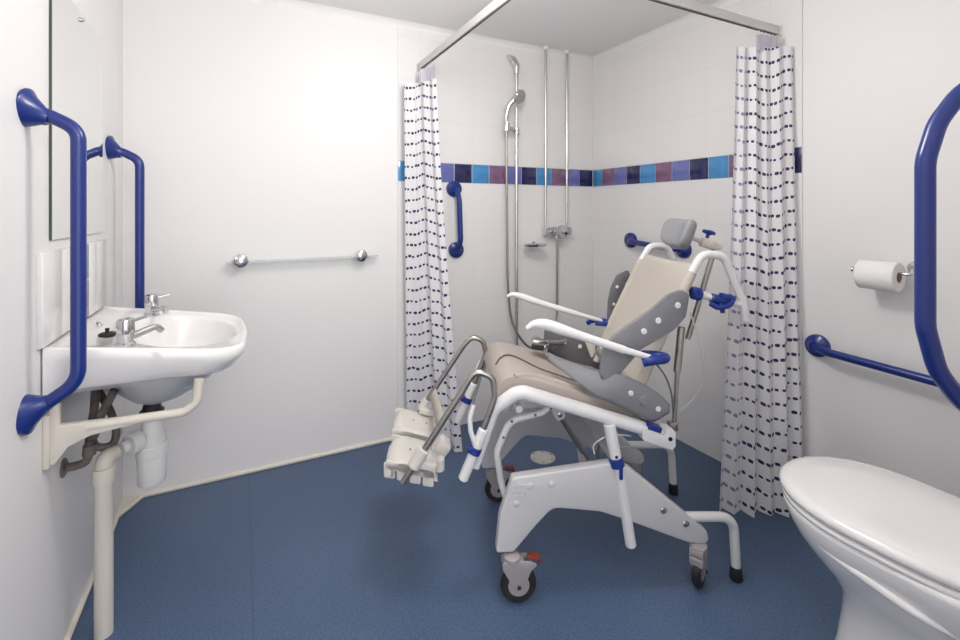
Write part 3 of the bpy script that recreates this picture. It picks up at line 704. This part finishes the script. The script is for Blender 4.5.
# ------------------------------------------------------------------ shower chair (local frame: x to the back, y to the far side)
chair = thing('shower_commode_chair', 'tilted wheeled shower commode chair with beige back, in the middle of the floor', 'shower chair', (1.16177, 1.40727, 0), math.radians(-22))
def part(b, name, m, parent=None, smooth=40, label=None):
    o = b.build(name, m, parent or chair, smooth)
    if label: o['label'] = label
    return o
CW, CG = 'chairwhite', 'chairgrey'
beam = smooth_outline([(-.316, .392), (.025, .426), (.075, .402), (.338, .182), (.343, .150), (.325, .141), (.272, .148), (.08, .228), (-.028, .268), (-.185, .290), (-.240, .235), (-.312, .155), (-.37, .155), (-.358, .27)],
                      [.012, .03, .05, .02, .015, .01, .03, .1, .1, .05, .08, .012, .012, .1], 6)
for side in (-1, 1):
    # side beam: outer face at |y| = .26
    y0 = side*.262; y1 = side*.225
    b = MB(); b.prism(beam, lambda p, t: (p[0], t, p[1]), y0, y1, bev=.006, seg=3)
    bm_ = part(b, 'side_beam', CG)
    for bx_, bz_ in ((-.26, .365), (-.19, .366), (-.305, .31), (.185, .262), (.262, .213)):
        b = MB(); b.lathe([(.011, -.001), (.011, .002), (.008, .004), (.003, .0045)], (bx_, y0, bz_), (0, side, 0), n=16); part(b, 'bolt', 'chrome' if bx_ > 0 else CG, bm_)
    if side < 0:
        b = MB()
        for k in range(3): b.box((-.318+k*.022, y0-.0008, .352), (.003, .002, .034), bev=.0006)
        for zz in (.335, .352, .369): b.box((-.296, y0-.0008, zz-.0), (.047, .002, .003), bev=.0006)
        part(b, 'embossed_mark', CG, bm_)
    # castors
    for fx, wr_, front in ((-.318, .058, True), (.305, .053, False)):
        yc = side*(.262 if side < 0 else .25); zt_ = .150 if front else .145
        ox = .020 if front else .014; ow = .013; ang = 0 if front else math.radians(46)
        R_ = Matrix.Rotation(ang, 3, 'Z')
        def Q(dx, dy, z): v = R_ @ Vector((dx, dy, 0)); return (fx+v.x, yc+v.y, z)
        b = MB(); b.lathe([(.022, 0), (.027, .002), (.027, .014), (.020, .018)], (fx, yc, zt_-.018), (0, 0, 1))
        for s in (-1, 1):
            ol = smooth_outline([(-.034 if front else -.028, .138), (.055 if front else .030, .138), (.080 if front else .036, .126), (.058 if front else .034, .106), (ox+.014, wr_-.008), (ox, wr_-.014), (ox-.014, wr_-.006), (-.032 if front else -.028, .115)], .006, 3)
            b.prism(ol, lambda p, t: Q(p[0], t, p[1]), s*.0155, s*.021, bev=.0015)
        b.box(Vector(Q(.004, 0, .126)), (.066, .040, .022), bev=.005, rot=R_)
        if not front: b.prism(smooth_outline([(-.030, .112), (.034, .112), (.030, .085), (-.026, .08)], .008), lambda p, t: Q(p[0], t, p[1]), -.022, .022, bev=.004)
        cs_ = part(b, 'castor', 'wheel')
        c0, c1 = Vector(Q(ox, -ow, wr_)), Vector(Q(ox, ow, wr_)); axw = unit(c1-c0)
        b = MB(); b.lathe([(wr_-.014, 0), (wr_-.006, 0), (wr_-.001, .006), (wr_, .013), (wr_-.001, .020), (wr_-.006, .026), (wr_-.014, .026)], c0, axw, n=36); part(b, 'tyre', 'black', cs_)
        b = MB(); b.lathe([(.004, -.001), (.018, -.002), (wr_-.016, .001), (wr_-.013, .001), (wr_-.013, .025), (wr_-.016, .025), (.018, .028), (.004, .027)], c0, axw, n=32); part(b, 'wheel', 'wheel', cs_)
        b = MB(); b.cyl(c0-axw*.012, c1+axw*.012, .0065, n=12); part(b, 'axle', 'black', cs_)
        if front:
            b = MB(); b.box((fx+.066, yc, .141), (.035, .028, .008), bev=.004, rot=tilt(.25)); b.box((fx+.085, yc, .134), (.012, .030, .020), bev=.004); part(b, 'brake_pedal', 'red', cs_, label='dull red brake pedal')
    # anti-tip leg
    ya = side*.240; xa = .452 if side < 0 else .480
    b = MB(); b.tube(fillet([(.16, ya, .222), (.27, ya, .222), (xa-.01, ya, .212), (xa, ya, .03)], [.02, .06], 9), .0155, n=16)
    at_ = part(b, 'anti_tip_leg', CW); b = MB(); b.lathe([(.019, 0), (.021, .004), (.0185, .04), (.018, .045)], (xa, ya, 0), (0, 0, 1)); part(b, 'rubber_foot', 'black', at_)
    # height post with blue collar
    yp = side*.262
    b = MB(); b.cyl((.006, yp-side*.012, .548), (.030, yp-side*.008,   .42), .0195, n=24); b.cyl((.030, yp-side*.006, .44), (.078, yp-side*.006, .145), .0175, n=20, bev=.006)
    po = part(b, 'height_post', CW)
    b = MB(); b.cyl((.0255, yp-side*.006, .440), (.031, yp-side*.004, .412), .0235, n=24); b.box((.036, yp+side*.014, .400), (.012, .010, .045), bev=.004); part(b, 'collar', 'blue2', po, label='blue clamp collar')
    for px_, pz_ in ((.022, .450), (.070, .178)):
        b = MB(); b.lathe([(.005, 0), (.005, .002), (.002, .003)], (px_, yp+side*(.0105 if pz_ > .3 else .003), pz_), (0, side, 0), n=12); part(b, 'bolt', 'black', po)
    # seat rail
    yr = side*.238
    b = MB(); pth = fillet([(-.430, side*.212, .406), (-.372, side*.222, .600), (-.292, yr, .663), (.06, yr, .546), (.205, yr, .497)], [.07, .06, .05, .02], 8)
    b.tube(pth, [.013, .0155, .021, .023, .023, .0235, .0235, .023, .022], n=20, sx=.72, sy=1.05, up=(0, 1, 0)) if False else b.tube(pth, [.0125, .0145, .021, .0225, .0225, .0225, .0225, .0225, .021], n=20)
    ra = part(b, 'seat_rail', CW)
    b = MB(); b.prism(smooth_outline([(.112, .549), (.115, .495), (.215, .458), (.227, .472), (.226, .522), (.196, .526), (.186, .508)], .008), lambda p, t: (p[0], t, p[1]), yr-.027, yr+.027, bev=.003)
    eb = part(b, 'end_bracket', CW); b = MB(); b.lathe([(.007, 0), (.007, .002), (.004, .003)], (.207, yr+side*.027, .497), (0, side, 0), n=14); part(b, 'bolt', 'black', eb)
    b = MB(); b.box((.155, yr+side*.012, .533), (.048, .036, .018), bev=.003, rot=tilt(math.radians(19))); part(b, 'blue_latch', 'blue2', label='blue latch on the seat rail')
    # legrest socket
    ys = -.245 if side < 0 else .185
    b = MB(); dz_ = .012 if side < 0 else 0; b.cyl((-.406, ys, .535+dz_), (-.475, ys, .374+dz_), .0165, n=20, bev=.004); b.tube(fillet([(-.432, ys-.008, .49), (-.450, ys-.010, .545), (-.453, ys-.008, .585), (-.440, ys-.004, .625)], [.03, .04]), .008, n=12) if side < 0 else None
    so = part(b, 'legrest_socket', CW)
    b = MB(); b.cyl((-.431, ys, .478+dz_), (-.440, ys, .457+dz_), .0205, n=20); b.box((-.452, ys-.004, .476+dz_), (.022, .026, .02), bev=.005); part(b, 'collar', 'blue2', so, label='blue clamp collar')
    b = MB(); b.tube([(-.425, ys, .50), (-.405, side*.215, .50)], .011); part(b, 'socket_bracket', CG, so)
    # legrest tube
    b = MB(); lp = fillet([(-.415, ys, .53), (-.370, ys, .650), (-.378, ys, .712), (-.436, ys, .736), (-.475, ys, .672), (-.665, ys, .385)] if side < 0 else
                          [(-.412, ys, .52), (-.358, ys, .655), (-.368, ys, .708), (-.415, ys, .728), (-.450, ys, .690), (-.640, ys, .41)], [.05, .035, .035, .06], 7)
    b.tube(lp, .0105, n=16); part(b, 'legrest_tube', 'steel')
    # footplate: hollow shell, toe end raised, fingers cut in the outer skirt
    if side < 0: lo, hi = -.198, -.012
    else: lo, hi = .0, .185
    out_, inn_ = (lo, hi) if side < 0 else (hi, lo)
    def FP(x, dz=0): return .397+(-.567-x)*.27+dz+(.012 if side > 0 else 0)
    b = MB(); top_ = [(-.555, -.03), (-.560, -.008), (-.575, .0), (-.69, .0), (-.715, -.010), (-.728, -.03), (-.732, -.055), (-.724, -.055), (-.715, -.03), (-.70, -.016), (-.58, -.012), (-.566, -.03)]
    def bend(p, t):
        q = (t-(lo+hi)/2)/(hi-lo)*2; return (p[0]+(.022*q**4 if p[0] < -.68 else 0), t, FP(p[0], p[1])-.008*q**6)
    for t0_ in range(10): 
        a0, a1 = lo+(hi-lo)*t0_/10, lo+(hi-lo)*(t0_+1)/10
        V = [bend(p, a0) for p in top_]+[bend(p, a1) for p in top_]; k_ = len(top_)
        F = [(i, (i+1) % k_, k_+(i+1) % k_, k_+i) for i in range(k_)]
        if t0_ == 0: F.append(tuple(range(k_))[::-1])
        if t0_ == 9: F.append(tuple(range(k_, 2*k_)))
        b.add(V, F)
    for k in range(4):      # fingers of the outer skirt
        xa0 = -.730+k*.042; w_ = .036
        ol = smooth_outline([(xa0, FP(xa0, -.012)), (xa0, FP(xa0, -.062)), (xa0+w_, FP(xa0+w_, -.060)), (xa0+w_, FP(xa0+w_, -.012))], .007, 3)
        b.prism(ol, lambda p, t: (p[0], t+out_, p[1]), -.004*side if side > 0 else 0, side*.0 if side > 0 else .006, bev=.0012) if False else b.prism(ol, lambda p, t: (p[0], out_-side*t, p[1]), 0, .008, bev=.002)
    ol = smooth_outline([(-.724, FP(-.724, -.004)), (-.724, FP(-.724, -.034)), (-.562, FP(-.562, -.034)), (-.562, FP(-.562, -.004))], .008, 3)
    b.prism(ol, lambda p, t: (p[0], out_-side*t, p[1]), 0, .007, bev=.002)
    b.prism(ol, lambda p, t: (p[0], inn_+side*t, p[1]), 0, .007, bev=.002)
    fp = part(b, 'footplate', 'foot', smooth=50)
    b = MB()
    if side < 0:
        b.cyl((-.596, ys, .489), (-.632, ys, .435), .0200, n=18); b.box((-.595, ys+.040, .436), (.075, .085, .030), bev=.008, rot=tilt(.27)); b.cyl((-.55, ys+.065, .425), (-.55, ys+.065, .385), .018, n=16)
    else:
        b.cyl((-.600, ys, .475), (-.625, ys, .435), .0165, n=18); b.box((-.600, ys-.02, .435), (.06, .04, .024), bev=.006, rot=tilt(.27))
    part(b, 'clamp', 'foot', fp)
    for dx in (0, .050):
        b = MB(); b.cyl((-.60-dx, (lo+hi)/2, FP(-.60-dx)-.001), (-.60-dx, (lo+hi)/2, FP(-.60-dx)+.0025), .0035, n=8); part(b, 'screw', 'darkgrey', fp)
    # wedge shaped lug at the heel end
    b = MB(); b.prism(smooth_outline([(-.566, .385), (-.535, .395), (-.505, .430), (-.540, .462), (-.575, .425)], .014, 4), lambda p, t: (p[0], t, p[1]), (lo+hi)/2-.03, (lo+hi)/2+.03, bev=.006); part(b, 'heel_lug', 'foot', fp)
    # curved support tube under the seat
    yl = side*.12
    b = MB(); b.tube(fillet([(-.14, yl, .575), (-.185, yl, .538), (-.305, yl, .512), (-.350, yl, .405), (-.335, yl, .30), (-.31, side*.2, .235)], [.02, .07, .06, .05, .03], 8), .0115, n=14) if side < 0 else b.tube(fillet([(-.14, yl, .575), (-.20, side*.2, .52), (-.26, side*.23, .40)], [.03, .03]), .0115, n=14)
    lt = part(b, 'support_tube', CW)
    if side < 0:
        for q in ((-.215, .533), (-.327, .46), (-.16, .555), (-.298, .515)):
            b = MB(); b.lathe([(.0045, -.001), (.0045, .002)], (q[0], yl-.0115, q[1]), (0, -1, 0), n=10); part(b, 'bolt', 'darkgrey', lt)
    # gas strut
    yg = side*.205
    b = MB(); b.cyl((.278, yg, .85), (.262, yg, .695), .0125, n=18); b.cyl((.263, yg, .70), (.252, yg, .52), .0075, n=14); b.box((.245, yg, .512), (.030, .03, .03), bev=.005)
    part(b, 'recline_strut', 'steel')
    # back tube with push handle hoop
    yb_ = side*.2
    b = MB(); b.tube(fillet([(.115, yb_, .605), (.180, yb_, .755), (.318, yb_, 1.035), (.355, yb_, 1.098), (.432, yb_, 1.092), (.505, yb_, .930), (.512, yb_, .865)], [.05, .05, .045, .045, .04], 8), .0140, n=18); part(b, 'back_tube', CW)
    # arm rest
    yar = side*.27
    ap = [(-.272, yar, .872), (-.245, yar, .886), (-.205, yar, .882), (-.14, yar, .860), (.05, yar, .795)] if side < 0 else [(-.258, yar-.02, .878), (-.235, yar-.02, .887), (-.20, yar-.02, .878), (-.12, yar-.02, .850), (.05, yar-.02, .797)]
    b = MB(); b.tube(spline(ap, 6), [.007, .0175, .018, .0145, .0138, .0135, .0132] if side < 0 else [.006, .014, .015, .013, .0125, .0125, .012], n=20)
    ar = part(b, 'arm_rest', CW, smooth=60)
    e = Vector(ap[-1]); b = MB(); b.tube([e, e+Vector((.08, 0, -.024)), e+Vector((.125, 0, -.036))], [.0115, .009, .003] if side < 0 else .009, n=14); part(b, 'arm_spigot', CW, ar)
    b = MB(); c_ = e+Vector((.118, 0, -.036)) if side < 0 else e+Vector((.10, 0, -.034))
    b.tube(spline([c_+Vector((-.055, -side*.004, -.006)), c_+Vector((-.03, side*.006, .002)), c_+Vector((.015, side*.0, .004)), c_+Vector((.03, -side*.03, -.0)), c_+Vector((.0, -side*.05, .0)), c_+Vector((-.035, -side*.045, .004))], 6), .0160 if side < 0 else .010, n=14)
    part(b, 'arm_clip', 'blue2', ar, label='bright blue clip')
    # lateral back panel: wide flap on the near side, folded back along the tube on the far side
    yv = side*(.228 if side < 0 else .243)
    if side < 0: pan = smooth_outline([(.292, .965), (.262, .982), (.215, .966), (.160, .920), (.030, .835), (-.01, .790), (-.02, .70), (.03, .672), (.060, .715), (.124, .785), (.235, .845), (.278, .890)], .02, 4)
    else: pan = smooth_outline([(.275, .990), (.225, .965), (.198, .915), (.184, .850), (.180, .760), (.180, .675), (.235, .690), (.232, .780), (.238, .860), (.262, .930), (.285, .960)], .02, 4)
    b = MB(); b.prism(pan, lambda p, t, yv=yv: (p[0], yv+t, p[1]), -.008, .008, bev=.004)
    pn = part(b, 'side_panel', 'grey' if side < 0 else 'darkgrey')
    for q in (((.248, .93), (.180, .880), (.130, .845)) if side < 0 else ((.222, .915), (.208, .84))):
        for sg in (1, -1):
            b = MB(); b.lathe([(.0095, 0), (.0105, .001), (.009, .004), (.003, .0045)] if side < 0 else [(.006, 0), (.007, .001), (.005, .004)], (q[0], yv+sg*side*.008, q[1]), (0, sg*side, 0), n=18); part(b, 'stud', CW, pn)
    # hip panel: flat beside the seat at the rear, folding inward over the seat edge at the front
    U_ = [(-.168, .105, .738), (-.115, .120, .718), (-.060, .150, .706), (-.007, .200, .700), (.050, .240, .703), (.095, .249, .688), (.137, .250, .665), (.178, .250, .636), (.207, .250, .600)]
    D_ = [(-.166, .118, .722), (-.118, .165, .690), (-.070, .205, .656), (-.030, .242, .636), (.010, .249, .620), (.055, .250, .598), (.100, .250, .575), (.150, .250, .554), (.203, .250, .580)]
    U2 = spline(U_, 5); D2 = spline(D_, 5); V = []; m7 = 7
    for p, q in zip(U2, D2):
        for k in range(m7+1):
            f_ = k/m7; r_ = p.lerp(q, f_); V.append((r_.x, side*(r_.y+.010*math.sin(PI*f_)), r_.z+.004*math.sin(PI*f_)))
    b = MB(); b.add(V, [(i*(m7+1)+k, i*(m7+1)+k+1, (i+1)*(m7+1)+k+1, (i+1)*(m7+1)+k) for i in range(len(U2)-1) for k in range(m7)])
    hp = part(b, 'hip_panel', 'grey', smooth=180); md = hp.modifiers.new('thickness', 'SOLIDIFY'); md.thickness = .014; md.offset = 0
    for q in ((.072, .653), (.165, .598)):
        b = MB(); b.lathe([(.008, 0), (.009, .001), (.008, .004), (.003, .0045)], (q[0], side*.266, q[1]), (0, side, 0), n=16); part(b, 'stud', CW, hp)
    b = MB(); b.lathe([(.017, 0), (.018, .002), (.016, .005), (.006, .006)], (.118, side*.266, .627), (0, side, 0), n=24); part(b, 'stud', 'grey', hp)

# cross bars of the base
b = MB(); b.tube([(.06, -.235, .375), (.06, .235, .375)], .012); part(b, 'cross_bar', CG)
b = MB(); b.tube([(-.29, -.235, .60), (-.29, .235, .60)], .012); part(b, 'cross_bar', CG)
b = MB(); b.tube([(.16, -.235, .51), (.16, .235, .51)], .012); part(b, 'cross_bar', CG)
# tilt strut in the middle, with lug
b = MB(); b.cyl((-.095, 0, .475), (.0, 0, .325), .0115, n=16); b.cyl((-.01, 0, .345), (.055, 0, .365), .008, n=14) if False else None; b.cyl((-.03, 0, .37), (.045, 0, .26), .008, n=14)
b.tube([(.045, 0, .26), (.06, 0, .365)], .006); part(b, 'tilt_strut', 'steel')
b = MB(); b.prism(smooth_outline([(-.135, .535), (-.075, .52), (-.080, .465), (-.105, .455), (-.12, .475)], .012), lambda p, t: (p[0], t, p[1]), -.018, .018, bev=.003)
lg = part(b, 'strut_lug', CW); b = MB(); b.lathe([(.009, 0), (.009, .003), (.005, .004)], (-.098, -.018, .48), (0, -1, 0), n=14); part(b, 'bolt', 'chrome', lg)

# seat cushion: profile swept across, front edge rolled down
def seatprof(inset=0, dz=0):
    top = [(.185, .562), (.05, .603), (-.10, .650), (-.22, .688), (-.285, .705), (-.325, .702), (-.352, .680), (-.366, .645), (-.362, .625)]
    return [(x, z+dz) for x, z in top]
b = MB(); NYs = 20; tp = spline([(x, 0, z) for x, z in seatprof()], 5); tp = [(p.x, p.z) for p in tp]
bot = [(-.345, .615), (-.28, .650), (-.10, .60), (.05, .555), (.185, .515)]; ring = tp+bot; n = len(ring); V = []
for j in range(NYs+1):
    s_ = -1+2*j/NYs; y = s_*.205; e_ = abs(s_)**8*.010; d_ = -.004+.010*(1-s_*s_)*0
    crown = -.018*math.exp(-(s_/.45)**2)
    for i, (x, z) in enumerate(ring):
        k = 1 if i < len(tp) else 0
        dep = crown*max(0, min(1, (x+.30)/.12))*(max(0, min(1, (.2-x)/.1))) if k else 0
        V.append((x, y, z+dep-(e_ if k else -e_)))
b.add(V, [(j*n+i, j*n+(i+1) % n, (j+1)*n+(i+1) % n, (j+1)*n+i) for j in range(NYs) for i in range(n)]+[tuple(range(n)), tuple(NYs*n+i for i in range(n))])
sc = part(b, 'seat', 'seat', smooth=60)
def seatz(x):
    for (x1, z1), (x0, z0) in zip(tp, tp[1:]):
        if x0 <= x <= x1: return z0+(z1-z0)*(x-x0)/(x1-x0)
    return .6
def ontop(x, y, d=.002):
    s_ = y/.205; cr = -.018*math.exp(-(s_/.45)**2)*max(0, min(1, (x+.30)/.12))*max(0, min(1, (.2-x)/.1))
    return (x, y, seatz(x)+cr-abs(s_)**8*.01+d)
b = MB(); cu = [(-.345, -.06), (-.325, -.03), (-.29, -.005), (-.25, -.002), (-.19, -.03), (-.12, -.065), (-.04, -.10), (.05, -.13), (.13, -.145)]
cu = spline([(x, y, 0) for x, y in cu], 5); b.tube([ontop(p.x, p.y) for p in cu], .0035, n=8)
part(b, 'piping', 'piping', sc, label='dark seam across the seat')
# raised aperture rim along the near side of the seat
b = MB(); V = []; rim = spline([(-.30, -.20, 0), (-.26, -.185, 0), (-.20, -.17, 0), (-.08, -.165, 0), (.08, -.165, 0), (.18, -.17, 0)], 5)
b.tube([ontop(p.x, p.y, -.002) for p in rim], .010, n=10); part(b, 'side_bolster', 'seat', sc)
# clamp block, hinged lever and inner pad on the far side
b = MB(); b.box((-.150, .10, .722), (.062, .030, .020), bev=.004, rot=tilt(.15)); b.box((-.128, .10, .700), (.022, .026, .050), bev=.004, rot=tilt(.2)); b.tube([(-.125, .09, .672), (-.05, .02, .640)], .006); part(b, 'lap_clamp', 'chrome')
b = MB(); b.box((-.160, .088, .704), (.050, .012, .020), bev=.003, rot=tilt(.15)); part(b, 'clamp_jaw', 'black')
b = MB(); b.prism(smooth_outline([(-.105, .765), (-.02, .735), (.12, .70), (.13, .575), (.02, .60), (-.11, .640)], .015, 4), lambda p, t: (p[0], .205+t, p[1]), -.008, .008, bev=.004)
ip = part(b, 'inner_side_pad', 'darkgrey')
for q in (-.02, .045):
    b = MB(); b.lathe([(.008, 0), (.009, .001), (.008, .004), (.003, .0045)], (q, .197, .685+q*-.3), (0, -1, 0), n=16); part(b, 'stud', CW, ip)
b = MB(); b.prism(smooth_outline([(.035, .735), (.065, .745), (.085, .72), (.085, .675), (.070, .640), (.055, .68)], .008, 4), lambda p, t: (p[0], .12+t, p[1]), -.006, .006, bev=.003); part(b, 'hinge_bracket', 'creampl')
b = MB(); b.tube([(.085, .11, .715), (.135, .03, .64)], .0045); part(b, 'lever', 'chrome')

# beige sling back
b = MB(); V = []; NI, NJ = 22, 24
for i in range(NI+1):
    s_ = i/NI
    x0_, z0_ = .122+(.338-.122)*s_, .640+(1.056-.640)*s_
    # follow the back tube
    for j in range(NJ+1):
        q = -1+2*j/NJ; yy = q*.212
        sag = .022*(1-q*q)*(.35+.65*math.sin(PI*min(1, s_*1.05)))
        edge = .016*(abs(q)**10)
        V.append((x0_+sag*.9-.016+edge*.9, yy, z0_-sag*.42-edge*.2+.010-.004*(1-q*q)*(s_ > .95)))
W_ = NJ+1; b.add(V, [(i*W_+j, i*W_+j+1, (i+1)*W_+j+1, (i+1)*W_+j) for i in range(NI) for j in range(NJ)])
sl = part(b, 'back_sling', 'sling', smooth=180); md = sl.modifiers.new('thickness', 'SOLIDIFY'); md.thickness = .005
for side in (-1, 1):
    b = MB(); b.tube([(.124, side*.2, .632), (.180, side*.2, .757), (.318, side*.2, 1.035)], .0170, n=16); part(b, 'sling_sleeve', 'sling', sl)
    # dark edge pad ahead of the far/near back edge
# headrest
hr = part(MB().tube([(.536, .02, 1.095), (.424, .02, .742)], .0105, n=14), 'headrest_stem', 'steel')
b = MB()
Rh = Matrix.Rotation(math.radians(25), 3, 'Y') @ Matrix.Rotation(0, 3, 'X')
V = []; ni, nj = 30, 12
def headpad():
    bm = bmesh.new(); bmesh.ops.create_cube(bm, size=1)
    bmesh.ops.subdivide_edges(bm, edges=bm.edges[:], cuts=7, use_grid_fill=True)
    for v in bm.verts:
        x, y, z = v.co*2
        k = lambda a, p=4: a
        # superellipsoid
        r = (abs(x)**3.2+abs(y)**4.2+abs(z)**4.2)**(1/3.9)
        m_ = max(abs(x), abs(y), abs(z)); f_ = m_/max(r, 1e-6)
        x, y, z = x*f_, y*f_, z*f_
        y2 = y*.096*(1+.06*z); z2 = z*.058; x2 = x*.026-.030*(y*y)-.006*z
        v.co = Rh @ Vector((x2, y2, z2))+Vector((.400, .015, 1.155))
    return bm
b.dump(headpad()); part(b, 'headrest_pad', 'lightgrey', smooth=80)
b = MB(); b.tube([(.40, .018, 1.15), (.455, .02, 1.135), (.50, .02, 1.118)], .008); b.box((.505, .02, 1.118), (.055, .034, .036), bev=.005, rot=tilt(.3)); b.box((.545, .02, 1.108), (.04, .022, .022), bev=.004, rot=tilt(.3))
hb_ = part(b, 'headrest_bracket', 'creampl')
b = MB(); b.cyl((.502, .02, 1.132), (.510, .02, 1.158), .007); b.lathe([(.010, 0), (.020, .006), (.022, .014), (.016, .018)], (.510, .02, 1.152), (.2, 0, 1), n=6); b.box((.512, .02, 1.162), (.052, .013, .014), bev=.004, rot=tilt(.25)); part(b, 'knob', 'blue2', hb_, label='blue star knob')
# blue clamps and the short grip
b = MB(); b.tube([(.325, -.20, .962), (.500, -.20, .920)], .0105, n=16); b.tube([(.43, -.2, .937), (.44, .2, .937)], .010, n=14)
pb = part(b, 'push_bar', CW)
b = MB(); b.lathe([(.018, 0), (.022, .004), (.022, .028), (.018, .032)], (.318, -.20, .965), (.97, 0, -.24), n=20); b.box((.325, -.205, .975), (.03, .036, .02), bev=.006); part(b, 'clamp', 'blue2', pb, label='blue clamp')
b = MB(); b.cyl((.385, -.20, .946), (.442, -.20, .932), .017, n=20, bev=.005); b.tube(spline([(.375, -.215, .93), (.40, -.222, .917), (.44, -.222, .925), (.462, -.21, .945)], 5), .009); b.box((.44, -.205, .95), (.045, .03, .02), bev=.006, rot=tilt(.2)); b.cyl((.415, -.21, .93), (.418, -.22, .897), .008); part(b, 'clamp', 'blue2', pb, label='blue clamp')
# cables
b = MB(); b.tube(spline([(.30, -.22, .90), (.335, -.22, .80), (.36, -.20, .68), (.34, -.18, .60), (.29, -.18, .55)]), .0025, n=8); part(b, 'cable', CG)
b = MB(); b.tube(spline([(.16, -.26, .745), (.195, -.255, .70), (.225, -.24, .63), (.235, -.23, .55)]), .003, n=8); part(b, 'cable', 'darkgrey')
b = MB(); b.tube(spline([(-.03, -.21, .43), (-.035, -.22, .465), (-.005, -.24, .50), (.05, -.24, .505), (.10, -.2, .48)]), .0025, n=8); part(b, 'cable', CW)
# calf strap between the leg rest tubes
b = MB(); V = []; n = 14
for i in range(n+1):
    s_ = i/n; y = .188-.43*s_; sag = .012*math.sin(PI*s_)
    x = -.580+.032*s_+sag*.5; z = .505+.065*s_-sag
    V += [(x-.012, y, z-.018), (x+.012, y, z+.018)]
b.add(V, [(2*i, 2*i+2, 2*i+3, 2*i+1) for i in range(n)]); cs_ = part(b, 'calf_strap', 'sling', smooth=180); md = cs_.modifiers.new('thickness', 'SOLIDIFY'); md.thickness = .004

# ------------------------------------------------------------------ lights
def ceiling_lamp(x, y, p, label, drop=.28):
    t = thing('ceiling_lamp', label, 'lamp', (x, y, H))
    b = MB(); b.lathe([(.07, 0), (.07, .02), (.03, .03)], (x, y, H), (0, 0, -1), n=40); child(b.build('lamp_base', 'lamp'), t)
    l = bpy.data.lights.new('globe_light', 'POINT'); l.shadow_soft_size = .13; l.energy = p; l.color = (1, .965, .945)
    o = bpy.data.objects.new('globe_light', l); C.objects.link(o); o.location = (x, y, H-drop)
ceiling_lamp(.72, 1.20, 20, 'round white ceiling lamp above the middle of the room')
ceiling_lamp(.40, -.40, 17, 'added fill lamp on the unseen ceiling over the doorway')  # added out-of-view lamp, fills the room from behind the camera
w = bpy.data.worlds.new('world'); scn.world = w; w.use_nodes = True
w.node_tree.nodes['Background'].inputs[0].default_value = (1, .98, .975, 1); w.node_tree.nodes['Background'].inputs[1].default_value = 1.9

# ------------------------------------------------------------------ camera
cam = bpy.data.cameras.new('camera'); co = bpy.data.objects.new('camera', cam); C.objects.link(co)
co.location = (0, 0, 1.25); co.rotation_euler = (PI/2, 0, -math.radians(27))
cam.sensor_width = 36; cam.lens = 36*467/960; cam.shift_y = -110/960; cam.clip_start = .02
scn.camera = co
scn.view_settings.view_transform = 'Standard'; scn.view_settings.look = 'None'; scn.view_settings.gamma = 1
scn.view_settings.use_curve_mapping = False; scn.view_settings.exposure = 0.36
